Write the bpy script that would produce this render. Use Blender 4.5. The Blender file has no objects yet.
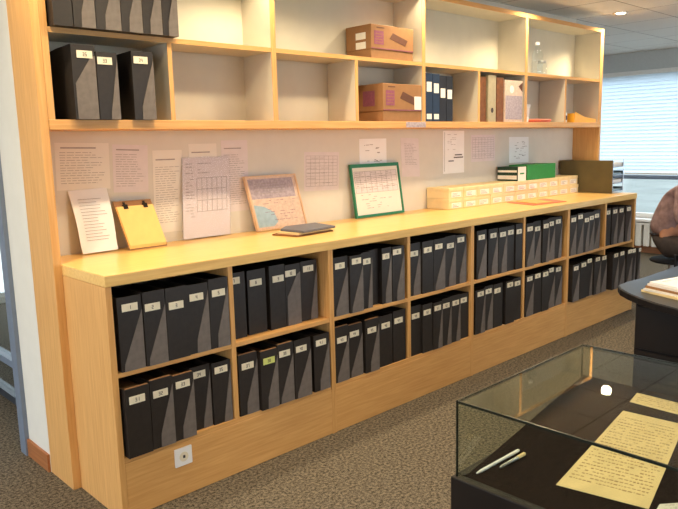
import bpy, bmesh, math, random
from mathutils import Vector, Matrix, Euler
random.seed(7)
SC = bpy.context.scene
COL = SC.collection
PI = math.pi

# ------------------------------------------------------------------ materials
def srgb(r, g, b):
    f = lambda c: (c/255/12.92) if c/255 <= .04045 else ((c/255+.055)/1.055)**2.4
    return (f(r), f(g), f(b), 1)

def new_mat(name):
    m = bpy.data.materials.new(name); m.use_nodes = True
    nt = m.node_tree
    return m, nt, nt.nodes['Principled BSDF']

def plain(name, col, rough=.6, spec=.4, metal=0, var=.12, scale=30, bump=0):
    """principled with slight procedural tone variation"""
    m, nt, b = new_mat(name)
    b.inputs['Roughness'].default_value = rough
    b.inputs['Metallic'].default_value = metal
    b.inputs['Specular IOR Level'].default_value = spec
    tc = nt.nodes.new('ShaderNodeTexCoord')
    n = nt.nodes.new('ShaderNodeTexNoise'); n.inputs['Scale'].default_value = scale
    nt.links.new(tc.outputs['Object'], n.inputs['Vector'])
    r = nt.nodes.new('ShaderNodeValToRGB')
    r.color_ramp.elements[0].position = .3; r.color_ramp.elements[1].position = .7
    r.color_ramp.elements[0].color = [c*(1-var) for c in col[:3]]+[1]
    r.color_ramp.elements[1].color = [min(1, c*(1+var)) for c in col[:3]]+[1]
    nt.links.new(n.outputs['Fac'], r.inputs['Fac'])
    nt.links.new(r.outputs['Color'], b.inputs['Base Color'])
    if bump:
        bp = nt.nodes.new('ShaderNodeBump'); bp.inputs['Strength'].default_value = bump
        bp.inputs['Distance'].default_value = .004
        nt.links.new(n.outputs['Fac'], bp.inputs['Height']); nt.links.new(bp.outputs['Normal'], b.inputs['Normal'])
    return m

def wood(name, c0, c1, axis, rough=.42, scale=6):
    m, nt, b = new_mat(name)
    b.inputs['Roughness'].default_value = rough
    b.inputs['Specular IOR Level'].default_value = .35
    tc = nt.nodes.new('ShaderNodeTexCoord')
    mp = nt.nodes.new('ShaderNodeMapping')
    s = [14, 14, 14]; s[axis] = .7
    mp.inputs['Scale'].default_value = s
    nt.links.new(tc.outputs['Object'], mp.inputs['Vector'])
    n = nt.nodes.new('ShaderNodeTexNoise'); n.inputs['Scale'].default_value = scale
    n.inputs['Detail'].default_value = 5; n.inputs['Distortion'].default_value = .4
    nt.links.new(mp.outputs['Vector'], n.inputs['Vector'])
    r = nt.nodes.new('ShaderNodeValToRGB')
    r.color_ramp.elements[0].position = .32; r.color_ramp.elements[1].position = .7
    r.color_ramp.elements[0].color = c0; r.color_ramp.elements[1].color = c1
    nt.links.new(n.outputs['Fac'], r.inputs['Fac'])
    nt.links.new(r.outputs['Color'], b.inputs['Base Color'])
    return m

def carpet_mat():
    m, nt, b = new_mat('carpet')
    b.inputs['Roughness'].default_value = .95; b.inputs['Specular IOR Level'].default_value = .1
    tc = nt.nodes.new('ShaderNodeTexCoord')
    n = nt.nodes.new('ShaderNodeTexNoise'); n.inputs['Scale'].default_value = 260; n.inputs['Detail'].default_value = 2
    n2 = nt.nodes.new('ShaderNodeTexNoise'); n2.inputs['Scale'].default_value = 75; n2.inputs['Detail'].default_value = 4
    for k in (n, n2): nt.links.new(tc.outputs['Object'], k.inputs['Vector'])
    mx = nt.nodes.new('ShaderNodeMath'); mx.operation = 'ADD'
    nt.links.new(n.outputs['Fac'], mx.inputs[0]); nt.links.new(n2.outputs['Fac'], mx.inputs[1])
    r = nt.nodes.new('ShaderNodeValToRGB')
    r.color_ramp.elements[0].position = .78; r.color_ramp.elements[1].position = 1.2
    h = nt.nodes.new('ShaderNodeMath'); h.operation = 'MULTIPLY'; h.inputs[1].default_value = .5
    nt.links.new(mx.outputs[0], h.inputs[0])
    r.color_ramp.elements[0].position = .4; r.color_ramp.elements[1].position = .6
    r.color_ramp.elements[0].color = srgb(48, 44, 38); r.color_ramp.elements[1].color = srgb(138, 127, 111)
    nt.links.new(h.outputs[0], r.inputs['Fac']); nt.links.new(r.outputs['Color'], b.inputs['Base Color'])
    bp = nt.nodes.new('ShaderNodeBump'); bp.inputs['Strength'].default_value = .5; bp.inputs['Distance'].default_value = .01
    nt.links.new(n.outputs['Fac'], bp.inputs['Height']); nt.links.new(bp.outputs['Normal'], b.inputs['Normal'])
    return m

def tile_mat():
    m, nt, b = new_mat('ceiling_tiles')
    b.inputs['Roughness'].default_value = .9
    tc = nt.nodes.new('ShaderNodeTexCoord')
    br = nt.nodes.new('ShaderNodeTexBrick'); br.offset = 0; br.squash = 1
    br.inputs['Scale'].default_value = 1; br.inputs['Brick Width'].default_value = .6; br.inputs['Row Height'].default_value = .6
    br.inputs['Mortar Size'].default_value = .006; br.inputs['Mortar Smooth'].default_value = .3
    br.inputs['Color1'].default_value = srgb(243, 240, 234); br.inputs['Color2'].default_value = srgb(238, 235, 229)
    br.inputs['Mortar'].default_value = srgb(150, 146, 140)
    nt.links.new(tc.outputs['Object'], br.inputs['Vector'])
    n = nt.nodes.new('ShaderNodeTexNoise'); n.inputs['Scale'].default_value = 60
    nt.links.new(tc.outputs['Object'], n.inputs['Vector'])
    bp = nt.nodes.new('ShaderNodeBump'); bp.inputs['Strength'].default_value = .15; bp.inputs['Distance'].default_value = .003
    nt.links.new(n.outputs['Fac'], bp.inputs['Height']); nt.links.new(bp.outputs['Normal'], b.inputs['Normal'])
    nt.links.new(br.outputs['Color'], b.inputs['Base Color'])
    return m

def glass_mat(name, tint, base=.04, gain=1.0, rough=.01):
    m = bpy.data.materials.new(name); m.use_nodes = True
    nt = m.node_tree; nt.nodes.clear()
    out = nt.nodes.new('ShaderNodeOutputMaterial')
    tr = nt.nodes.new('ShaderNodeBsdfTransparent'); tr.inputs['Color'].default_value = tint
    gl = nt.nodes.new('ShaderNodeBsdfGlossy'); gl.inputs['Roughness'].default_value = rough
    lw = nt.nodes.new('ShaderNodeLayerWeight'); lw.inputs['Blend'].default_value = .5
    pw = nt.nodes.new('ShaderNodeMath'); pw.operation = 'POWER'; pw.inputs[1].default_value = 5
    ma = nt.nodes.new('ShaderNodeMath'); ma.operation = 'MULTIPLY_ADD'
    ma.inputs[1].default_value = (1-base)*gain; ma.inputs[2].default_value = base
    mix = nt.nodes.new('ShaderNodeMixShader')
    nt.links.new(lw.outputs['Facing'], pw.inputs[0]); nt.links.new(pw.outputs[0], ma.inputs[0])
    nt.links.new(ma.outputs[0], mix.inputs[0]); nt.links.new(tr.outputs[0], mix.inputs[1]); nt.links.new(gl.outputs[0], mix.inputs[2])
    nt.links.new(mix.outputs[0], out.inputs['Surface'])
    return m

def emit_mat(name, col, s):
    m = bpy.data.materials.new(name); m.use_nodes = True
    nt = m.node_tree; nt.nodes.clear()
    out = nt.nodes.new('ShaderNodeOutputMaterial'); e = nt.nodes.new('ShaderNodeEmission')
    e.inputs['Color'].default_value = col; e.inputs['Strength'].default_value = s
    nt.links.new(e.outputs[0], out.inputs['Surface'])
    return m

def slat_mat():
    m, nt, b = new_mat('blind_slats')
    b.inputs['Base Color'].default_value = srgb(232, 238, 244); b.inputs['Roughness'].default_value = .5
    out = nt.nodes['Material Output']
    tl = nt.nodes.new('ShaderNodeBsdfTranslucent'); tl.inputs['Color'].default_value = srgb(218, 229, 240)
    mix = nt.nodes.new('ShaderNodeMixShader'); mix.inputs[0].default_value = .62
    nt.links.new(b.outputs[0], mix.inputs[1]); nt.links.new(tl.outputs[0], mix.inputs[2])
    nt.links.new(mix.outputs[0], out.inputs['Surface'])
    return m

W0, W1 = srgb(204, 151, 88), srgb(221, 170, 106)
M = dict(
    wood_x=wood('beech_grain_along', W0, W1, 0), wood_y=wood('beech_grain_across', W0, W1, 1),
    wood_z=wood('beech_grain_upright', W0, W1, 2),
    top=wood('beech_counter', srgb(220, 176, 104), srgb(236, 196, 124), 0, rough=.3),
    skirt=wood('brown_skirting', srgb(150, 92, 52), srgb(172, 110, 66), 1),
    backing=plain('pale_backing', srgb(208, 203, 184), .7, var=.03, scale=8),
    laminate=plain('cream_laminate', srgb(206, 199, 182), .5, .35, var=.03, scale=8),
    wall=plain('wall_paint', srgb(216, 211, 200), .85, .2, var=.02, scale=12),
    white=plain('white_paint', srgb(236, 234, 232), .6, var=.02),
    header=plain('grey_header', srgb(196, 198, 198), .6, var=.03),
    carpet=carpet_mat(), tiles=tile_mat(),
    black=plain('black_board', (.018, .0125, .0095, 1), .5, .45, var=.2, scale=40),
    flap=plain('charcoal_board', (.15, .125, .11, 1), .55, .4, var=.12, scale=40),
    label=plain('label_paper', srgb(226, 216, 192), .7, var=.05),
    label_g=plain('greenish_label_paper', srgb(206, 210, 120), .7, var=.05),
    ink=plain('ink', srgb(62, 54, 56), .7, var=.1),
    ink_soft=plain('faded_ink', srgb(160, 150, 146), .7, var=.1),
    ink_brown=plain('brown_ink', srgb(172, 142, 96), .7, var=.1),
    contents=plain('filed_paper', srgb(120, 96, 70), .8, var=.3, scale=50),
    contents_d=plain('filed_folders', srgb(52, 46, 46), .7, var=.3, scale=50),
    paper=plain('paper', srgb(230, 224, 214), .75, .25, var=.02, scale=10),
    paper_w=plain('bright_paper', srgb(244, 242, 240), .7, .25, var=.02, scale=10),
    paper_l=plain('lilac_paper', srgb(222, 212, 212), .75, .25, var=.03, scale=20),
    paper_t=plain('aged_paper', srgb(232, 206, 152), .8, .2, var=.08, scale=14),
    yellow=plain('yellow_card', srgb(250, 204, 126), .7, .25, var=.03),
    orange=plain('orange_card', srgb(236, 168, 104), .7, .25, var=.04),
    lilac=plain('lilac_print', srgb(172, 158, 166), .7, var=.2, scale=70),
    pinkish=plain('pink_print', srgb(216, 190, 172), .7, var=.12, scale=60),
    bluish=plain('blue_print', srgb(160, 184, 196), .6, var=.1),
    frame=wood('pale_frame_wood', srgb(214, 178, 142), srgb(226, 194, 160), 2),
    green=plain('green_plastic', srgb(34, 122, 84), .4, var=.05),
    green_d=plain('dark_green_card', srgb(30, 60, 44), .6, var=.1),
    green_b=plain('green_card', srgb(44, 136, 64), .6, var=.06),
    olive=plain('olive_board', srgb(92, 80, 48), .55, var=.12, scale=10),
    chrome=plain('chrome', srgb(206, 212, 220), .2, metal=1, var=.03),
    steel=plain('brushed_steel', srgb(170, 172, 174), .35, metal=1, var=.05),
    clip=plain('black_metal', srgb(40, 34, 30), .35, metal=.6),
    cream=plain('cream_card', srgb(232, 212, 166), .75, var=.05, scale=20),
    cream_l=plain('white_label', srgb(240, 234, 224), .7, var=.03),
    tan=plain('brown_cardboard', srgb(152, 110, 72), .8, var=.06, scale=25),
    purple=plain('purple_print', srgb(140, 78, 100), .7, var=.12, scale=60),
    brownprint=plain('brown_print', srgb(98, 62, 46), .7, var=.1),
    navy=plain('navy_cloth', srgb(26, 44, 70), .5, var=.1),
    inkblack=plain('black_cloth', srgb(26, 26, 34), .5, var=.1),
    leather=plain('brown_binding', srgb(120, 72, 34), .5, var=.25, scale=30),
    greyfile=plain('grey_binding', srgb(170, 158, 130), .6, var=.08),
    slate=plain('slate_cover', srgb(92, 94, 106), .5, var=.08),
    red=plain('red_plastic', srgb(214, 110, 84), .45, var=.08),
    amber=plain('amber_plastic', srgb(236, 172, 48), .4, var=.06),
    desk=plain('desk_laminate', srgb(38, 41, 48), .3, .3, var=.05, scale=15),
    desk_e=plain('desk_edge', (.010, .009, .010, 1), .5, .2),
    dark=plain('dark_cabinet', (.012, .008, .006, 1), .45, .2, var=.2, scale=6),
    velvet=plain('dark_cloth', (.012, .006, .005, 1), .95, .1, var=.3, scale=60),
    seal=plain('glass_edge', srgb(22, 30, 24), .25, .5),
    post=plain('blue_grey_metal', srgb(112, 122, 138), .45, var=.04),
    dkpost=plain('dark_metal', srgb(48, 52, 60), .45, var=.04),
    radiator=plain('radiator_enamel', srgb(222, 220, 214), .4, var=.02),
    shirt=plain('mauve_plaid', srgb(150, 126, 128), .9, .15, var=.3, scale=16),
    trousers=plain('dark_trousers', srgb(62, 56, 56), .9, .15, var=.15),
    skin=plain('skin', srgb(178, 128, 102), .6, var=.05),
    hair=plain('grey_hair', srgb(110, 100, 92), .7, var=.3, scale=60),
    fabric=plain('black_upholstery', srgb(26, 26, 30), .9, .2, var=.15, scale=60),
    bottle=glass_mat('clear_plastic', (.93, .96, .97, 1), .06),
    sleeve=glass_mat('plastic_sleeve', (.97, .97, .98, 1), .01, .2, .35),
    glass=glass_mat('case_glass', (.92, .95, .925, 1), .03, .6),
    pane=glass_mat('window_glass', (.93, .97, .97, 1), .04),
    slat=slat_mat(),
    lamp=emit_mat('lamp_glow', (1, .88, .66, 1), 40),
    grass=plain('ground_green', srgb(118, 120, 116), .95, .1, var=.15, scale=.8),
    bounce_ground=plain('pale_bounce_ground', srgb(214, 210, 202), .9, .1, var=.05, scale=3),  # kept pale so the added ground reflects daylight indoors
    leaf=plain('leaf_green', srgb(86, 110, 84), .9, .1, var=.3, scale=3),
)

# ------------------------------------------------------------------ mesh builder
class MB:
    def __init__(s): s.v = []; s.f = []; s.mi = []; s.mats = []; s.smooth = []
    def slot(s, m):
        if m not in s.mats: s.mats.append(m)
        return s.mats.index(m)
    def add(s, verts, faces, m, smooth=False):
        o = len(s.v); k = s.slot(m)
        s.v += [tuple(p) for p in verts]
        for f in faces: s.f.append([i+o for i in f]); s.mi.append(k); s.smooth.append(smooth)
        return s
    def box(s, x0, x1, y0, y1, z0, z1, m, mat=None):
        V = [Vector(p) for p in ((x0,y0,z0),(x1,y0,z0),(x1,y1,z0),(x0,y1,z0),(x0,y0,z1),(x1,y0,z1),(x1,y1,z1),(x0,y1,z1))]
        if mat: V = [mat @ p for p in V]
        return s.add(V, [(0,3,2,1),(4,5,6,7),(0,1,5,4),(1,2,6,5),(2,3,7,6),(3,0,4,7)], m)
    def prism(s, poly, a, b, m, fn, mat=None):
        """poly: 2-D outline, extruded from a to b; fn(u,v,t) -> xyz"""
        n = len(poly)
        V = [Vector(fn(u, v, a)) for u, v in poly]+[Vector(fn(u, v, b)) for u, v in poly]
        if mat: V = [mat @ p for p in V]
        F = [tuple(range(n))[::-1], tuple(range(n, 2*n))]+[(i, (i+1) % n, (i+1) % n+n, i+n) for i in range(n)]
        return s.add(V, F, m)
    def tube(s, pts, r, m, n=10, smooth=True):
        pts = [Vector(p) for p in pts]; R = r if isinstance(r, (list, tuple)) else [r]*len(pts)
        V = []; F = []
        for i, p in enumerate(pts):
            d = (pts[min(i+1, len(pts)-1)]-pts[max(i-1, 0)]).normalized()
            a = d.cross(Vector((0, 0, 1)));
            if a.length < .05: a = d.cross(Vector((1, 0, 0)))
            a.normalize(); b = d.cross(a)
            for k in range(n):
                t = 2*PI*k/n; V.append(p+(a*math.cos(t)+b*math.sin(t))*R[i])
        for i in range(len(pts)-1):
            for k in range(n):
                F.append((i*n+k, i*n+(k+1) % n, (i+1)*n+(k+1) % n, (i+1)*n+k))
        s.add(V, F, m, smooth)
        L = len(pts)-1
        s.add(V[:n], [tuple(range(n))[::-1]], m); s.add(V[L*n:], [tuple(range(n))], m)
        return s
    def lathe(s, prof, c, m, n=20, smooth=True):
        V = []; F = []
        for r, z in prof:
            for k in range(n):
                t = 2*PI*k/n; V.append((c[0]+r*math.cos(t), c[1]+r*math.sin(t), c[2]+z))
        for i in range(len(prof)-1):
            for k in range(n):
                F.append((i*n+k, i*n+(k+1) % n, (i+1)*n+(k+1) % n, (i+1)*n+k))
        s.add(V, F, m, smooth)
        s.add(V[:n], [tuple(range(n))[::-1]], m); s.add(V[-n:], [tuple(range(n))], m)
        return s
    def build(s, name, parent=None, bevel=0, loc=None):
        me = bpy.data.meshes.new(name); me.from_pydata(s.v, [], s.f)
        for m in s.mats: me.materials.append(m)
        for p, k, sm in zip(me.polygons, s.mi, s.smooth): p.material_index = k; p.use_smooth = sm
        bm = bmesh.new(); bm.from_mesh(me); bmesh.ops.recalc_face_normals(bm, faces=bm.faces)
        bm.to_mesh(me); bm.free(); me.update()
        o = bpy.data.objects.new(name, me); COL.objects.link(o)
        if parent: o.parent = parent
        if loc: o.location = loc
        if bevel:
            b = o.modifiers.new('bevel', 'BEVEL'); b.width = bevel; b.segments = 2; b.limit_method = 'ANGLE'
        return o

def thing(name, label, cat, loc=(0, 0, 0), rz=0, group=None):
    o = bpy.data.objects.new(name, None); COL.objects.link(o)
    o.empty_display_size = .05; o.location = loc; o.rotation_euler = (0, 0, rz)
    return tag(o, label, cat, group)
def tag(o, label, cat, group=None):
    o['label'] = label; o['category'] = cat
    if group: o['group'] = group
    return o
def struct(o): o['kind'] = 'structure'; return o
ORD = ['first', 'second', 'third', 'fourth', 'fifth', 'sixth', 'seventh', 'eighth', 'ninth', 'tenth', 'eleventh']

# ------------------------------------------------------------------ measures
D = .645; d = .248; H = 1.0; T = .03
LX = [0.0, .572, 1.167, 1.762, 2.356, 2.951, 3.545, 4.140, 4.680]          # divider centres (ends = outer faces)
UX = [0.0, .574, 1.176, 1.778, 2.380, 2.982, 3.583, 4.185, 4.787]
ZS, ZB = .6084, .2586          # shelf tops in the low unit
ZU, ZB0, ZB1, ZT = 1.963, 1.5557, 1.5967, 2.3874
CEIL = 2.5
XR = 7.7

# ------------------------------------------------------------------ setting
struct(MB().box(-4, XR, -6, 4, -.05, 0, M['carpet']).build('floor'))
struct(MB().box(-4, XR, -6, 4, CEIL, CEIL+.1, M['tiles']).build('ceiling'))
struct(MB().box(-.035, 4.80, 0, .26, 0, CEIL, M['wall']).build('wall_back'))
struct(MB().box(-4, XR, -6.1, -6, 0, .6, M['wall']).box(-4, XR, -6.1, -6, 2.35, CEIL, M['wall']).box(-4, 1.5, -6.1, -6, .6, 2.35, M['wall']).box(7.2, XR, -6.1, -6, .6, 2.35, M['wall']).build('wall_front'))  # unseen wall, its wide opening added to bring daylight onto the ceiling
struct(MB().box(-30, 60, -40, -6.1, -.5, -.44, M['bounce_ground']).build('bounce_ground'))  # unseen pale ground added to bounce daylight up to the ceiling
struct(MB().box(-4, .4, 4, 4.1, 0, CEIL, M['wall']).box(3.4, XR, 4, 4.1, 0, CEIL, M['wall']).box(.4, 3.4, 4, 4.1, 0, .06, M['wall']).box(.4, 3.4, 4, 4.1, 2.3, CEIL, M['wall']).build('wall_far'))
struct(MB().box(.4, .46, 4.02, 4.08, .06, 2.3, M['white']).box(3.34, 3.4, 4.02, 4.08, .06, 2.3, M['white']).box(1.87, 1.93, 4.02, 4.08, .06, 2.3, M['white']).box(.46, 3.34, 4.02, 4.08, .06, .10, M['white']).box(.46, 3.34, 4.02, 4.08, 2.24, 2.3, M['white']).build('added_window'))  # window added to brighten the space behind the left glazing
# left side of the room: wall with a window band
wl = MB()
wl.box(-4.1, -4, -6, 4, 0, .1, M['wall']).box(-4.1, -4, -6, 4, 2.2, CEIL, M['wall'])
for a, b in ((-6, -5.2), (-2.9, -2.5), (-.4, 0), (3.2, 4)): wl.box(-4.1, -4, a, b, .1, 2.2, M['wall'])
struct(wl.build('wall_left'))
# window wall on the right
wr = MB()
wr.box(XR, XR+.15, -6, 4, 0, .44, M['wall']).box(XR, XR+.15, -6, 4, 2.27, CEIL, M['header'])
wr.box(XR, XR+.15, -6, -5.4, .44, 2.27, M['wall']).box(XR, XR+.15, 3.6, 4, .44, 2.27, M['wall'])
struct(wr.build('wall_right'))
win = struct(MB().box(XR+.03, XR+.09, -5.4, 3.6, .44, .50, M['white']).box(XR+.03, XR+.09, -5.4, 3.6, .93, .98, M['post'])
   .box(XR+.03, XR+.09, -5.4, 3.6, 2.21, 2.27, M['white'])
   .box(XR+.03, XR+.09, -2.6, -2.54, .5, 2.21, M['white']).box(XR+.03, XR+.09, 1.6, 1.66, .5, 2.21, M['white'])
   .box(XR+.03, XR+.09, -5.4, -5.34, .5, 2.21, M['white']).box(XR+.03, XR+.09, 3.54, 3.6, .5, 2.21, M['white']).build('window_1'))
struct(MB().box(XR+.055, XR+.061, -5.34, 3.54, .5, 2.21, M['pane']).build('window_pane', win))
MB().box(XR-.16, XR+.03, -5.4, 3.6, .41, .44, M['white']).build('window_sill', win)
struct(MB().box(XR-.02, XR, -6, 4, 0, .09, M['skirt']).build('baseboard_right'))
# white wall end and skirting at the far left of the shelves, the grey post and the glazing behind it
struct(MB().box(-.047, -.035, .005, .26, 0, .085, M['skirt']).build('baseboard_left'))
struct(MB().box(-.055, .02, .26, .335, 0, CEIL, M['post']).build('trim_1'))
gz = MB()
for y in (.46, 1.55, 2.65, 3.92): gz.box(.15, .21, y, y+.07, 0, CEIL, M['post'])
gz.box(.15, .21, .46, 3.99, 2.2, 2.26, M['post']).box(.15, .21, .46, 3.99, .23, .27, M['post']).box(.15, .21, .46, 3.99, .0, .045, M['dkpost'])
gl = struct(gz.build('window_2'))
struct(MB().box(.177, .183, .53, 3.92, .045, 2.4, M['pane']).build('window_pane', gl))
MB().box(.11, .15, 1.08, 1.14, .66, .70, M['dkpost']).build('window_handle', gl)
# outside
struct(MB().box(-40, 60, -50, 50, -.6, -.5, M['grass']).build('ground'))
struct(MB().box(-30, -4.1, -6.1, 40, -.5, -.44, M['bounce_ground']).box(-4.1, 6, 4.1, 40, -.5, -.44, M['bounce_ground']).build('bounce_ground'))  # pale ground added outside as a reflector for daylight into the room

# ------------------------------------------------------------------ venetian blind, radiator
bl = thing('venetian_blind', 'white venetian blind lowered over the window beyond the shelves', 'blind', (XR-.03, 0, 0))
MB().box(-.03, .03, -5.3, 3.5, 2.22, 2.27, M['white']).build('headrail', bl)
sl = MB(); z = 2.195; rot = math.radians(58)
while z > 1.02:
    c, s_ = math.cos(rot)*.026, math.sin(rot)*.026
    sl.add([(-c, -5.28, z+s_), (c, -5.28, z-s_), (c, 3.48, z-s_), (-c, 3.48, z+s_)], [(0, 1, 2, 3)], M['slat'])
    z -= .0445
sl.build('slats', bl)
MB().box(-.015, .015, -5.28, 3.48, .995, 1.012, M['white']).build('bottom_rail', bl)
ra = thing('radiator', 'white ribbed radiator under the window beyond the counter', 'radiator', (XR-.12, .5, 0))
rb = MB()
for k in range(30): rb.box(-.03, .03, -1.5+k*.1, -1.5+k*.1+.07, .10, .38, M['radiator'])
rb.build('ribs', ra, .006)
MB().box(-.035, .035, -1.52, 1.49, .37, .395, M['radiator']).build('top_grille', ra)
MB().box(-.02, .05, -1.2, -1.15, 0, .1, M['radiator']).box(-.02, .05, 1.15, 1.2, 0, .1, M['radiator']).build('feet', ra)

# ------------------------------------------------------------------ ceiling downlights
def downlight(x, y, label, power, vis=True):
    t = thing('downlight', label, 'ceiling light', (x, y, CEIL), 0, 'round recessed ceiling downlights')
    MB().lathe([(.037, -.002), (.056, -.006), (.058, -.001), (.058, 0)], (0, 0, 0), M['white'], 28).build('trim_ring', t)
    MB().lathe([(.001, -.0035), (.037, -.0035)], (0, 0, 0), M['lamp'], 24, False).build('lamp_lens', t)
    l = bpy.data.lights.new('downlight_beam', 'SPOT'); l.energy = power; l.color = (1, .80, .51)
    l.spot_size = math.radians(150); l.spot_blend = .8; l.shadow_soft_size = .045
    o = bpy.data.objects.new('downlight_beam', l); COL.objects.link(o); o.location = (0, 0, -.03); o.parent = t
P = 40
downlight(4.818, -.388, 'round ceiling downlight glowing near the right end of the shelves', 70)
for i, x in enumerate((-1.43, -.18, 1.07, 2.32, 3.57)):
    downlight(x, -.40, 'ceiling downlight in the row nearest the shelves, %s from the left' % ORD[i], P)
for i, x in enumerate((-.80, .45, 1.70, 2.95)):
    downlight(x, -.86, 'ceiling downlight in the second row out from the shelves, %s from the left' % ORD[i], 53)
for i, (x, y) in enumerate([(-.6, -2.6), (1.4, -2.7), (3.4, -2.7), (5.6, -2.6), (-.6, -4.6), (1.4, -4.7), (3.4, -4.7), (5.6, -4.6), (6.7, -.6), (6.6, 1.6)]):  # unseen lamps added as fill for the room and its window end
    downlight(x, y, 'unseen fill downlight added over the open floor, %s of the outer ones' % ORD[i], 46)

# ------------------------------------------------------------------ tall end panels
tag(MB().box(-.035, 0, -d, 0, 0, ZT+.03, M['wood_z']).build('tall_end_panel', bevel=.002),
    'tall beech end panel at the left end, from floor to ceiling', 'panel')
tag(MB().box(4.787, 4.815, -d, 0, 0, ZT, M['wood_z']).build('tall_end_panel', bevel=.002),
    'beech end panel at the right end of the shelves by the window', 'panel')

# ------------------------------------------------------------------ low cabinet units with a continuous worktop
h2 = T/2
unit_names = ['leftmost beech low cabinet unit, white socket in its plinth', 'second beech low cabinet unit from the left under the counter',
              'third beech low cabinet unit from the left under the counter', 'rightmost beech low cabinet unit at the window end']
for u in range(4):
    a, m_, b = LX[2*u], LX[2*u+1], LX[2*u+2]
    a0 = a if u == 0 else a+.0004; b0 = b if u == 3 else b-.0004
    pl = T-.004 if u == 0 else h2; pr_ = T if u == 3 else h2
    t = thing('low_cabinet', unit_names[u], 'cabinet', ((a+b)/2, 0, 0), 0, 'low cabinet units under the counter')
    ox = -(a+b)/2
    def part(nm, x0, x1, y0, y1, z0, z1, mat, bev=.0015):
        MB().box(x0+ox, x1+ox, y0, y1, z0, z1, M[mat]).build(nm, t, bev)
    part('side_panel', a0, a0+pl, -D, -.002, 0, .954, 'wood_z'); part('side_panel', b0-pr_, b0, -D, -.002, 0, .954, 'wood_z')
    part('divider', m_-.012, m_+.012, -D+.003, -.012, ZB+.0002, .954, 'wood_z')
    part('back_panel', a0+pl, b0-pr_, -.012, -.002, 0.02, .954, 'backing', 0)
    part('shelf', a0+pl+.0003, m_-.0123, -D+.003, -.0125, ZS-.02, ZS, 'wood_x')
    part('shelf', m_+.0123, b0-pr_-.0003, -D+.003, -.0125, ZS-.02, ZS, 'wood_x')
    part('bottom_shelf', a0+pl+.0003, b0-pr_-.0003, -D+.003, -.0125, ZB-.022, ZB, 'wood_x')
    part('plinth', a0+pl+.0003, b0-pr_-.0003, -D+.0015, -D+.02, .002, ZB-.0225, 'wood_x')
tag(MB().box(0, 4.684, -D-.004, -.001, .9545, H, M['top']).build('worktop', bevel=.003),
    'long beech worktop running along the low cabinets', 'counter')

so = thing('wall_socket', 'white square power socket in the plinth under the leftmost files', 'socket', (.284, -D+.0012, .18))
MB().box(-.041, .041, -.009, 0, -.04, .04, M['white']).build('cover_plate', so, .003)
MB().prism([(math.cos(k*PI/10)*.021, math.sin(k*PI/10)*.021) for k in range(20)], -.0105, -.0088, M['label'], lambda u, v, q: (u, q, v)).build('recess', so)
MB().box(-.005, .005, -.013, -.0104, -.005, .007, M['ink']).build('contact', so)

# ------------------------------------------------------------------ upper shelf units
up_names = ['leftmost beech wall shelf unit, holding upright black files', 'second beech wall shelf unit from the left, empty on its left side',
            'third beech wall shelf unit from the left, holding dark binders', 'rightmost beech wall shelf unit, nearly empty, by the window']
for u in range(4):
    a, m_, b = UX[2*u], UX[2*u+1], UX[2*u+2]
    a0, b0 = a+.0004, b-.0004
    pl = .028 if u == 0 else h2; pr_ = .024 if u == 3 else h2
    t = thing('wall_shelf_unit', up_names[u], 'shelf unit', ((a+b)/2, 0, ZB1), 0, 'shelf units above the counter')
    ox = -(a+b)/2; oz = -ZB1
    def part(nm, x0, x1, y0, y1, z0, z1, mat, bev=.0015):
        q = MB().box(x0+ox, x1+ox, y0+.003, y1, z0+oz, z1+oz, M['laminate'])
        if mat != 'backing': q.box(x0+ox, x1+ox, y0, y0+.003, z0+oz, z1+oz, M[mat])
        q.build(nm, t)
    part('side_panel', a0, a0+pl, -d, -.001, ZB1+.0005, ZT, 'wood_z'); part('side_panel', b0-pr_, b0, -d, -.001, ZB1+.0005, ZT, 'wood_z')
    part('top_panel', a0+pl+.0003, b0-pr_-.0003, -d, -.011, ZT-.03, ZT, 'wood_x')
    part('shelf', a0+pl+.0003, b0-pr_-.0003, -d+.002, -.011, ZU-.022, ZU, 'wood_x')
    part('divider', m_-.011, m_+.011, -d+.002, -.011, ZB1+.0005, ZU-.0223, 'wood_z')
    part('back_panel', a0+pl, b0-pr_, -.0105, -.001, ZB1+.0005, ZT, 'backing', 0)
tag(MB().box(.001, 4.786, -d-.004, -.001, ZB0, ZB1, M['wood_x']).build('shelf_board', bevel=.002),
    'long thick beech board carrying the wall shelf units', 'shelf')

# ------------------------------------------------------------------ magazine files
SEG = {'0': 'abcdef', '1': 'bc', '2': 'abged', '3': 'abgcd', '4': 'fgbc', '5': 'afgcd', '6': 'afgedc', '7': 'abc', '8': 'abcdefg', '9': 'abcfgd'}
def digits(mb, txt, cx, cz, hgt, y0, y1, mat):
    w = hgt*.5; st = hgt*.14; x = cx-(len(txt)*w*1.35-w*.35)/2
    R = dict(a=(0, w, hgt-st, hgt), d=(0, w, 0, st), g=(0, w, (hgt-st)/2, (hgt+st)/2), f=(0, st, hgt/2, hgt), e=(0, st, 0, hgt/2),
             b=(w-st, w, hgt/2, hgt), c=(w-st, w, 0, hgt/2))
    for ch in txt:
        for s in SEG[ch]:
            q = R[s]; mb.box(x+q[0], x+q[1], y0, y1, cz-hgt/2+q[2], cz-hgt/2+q[3], mat)
        x += w*1.35

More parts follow.
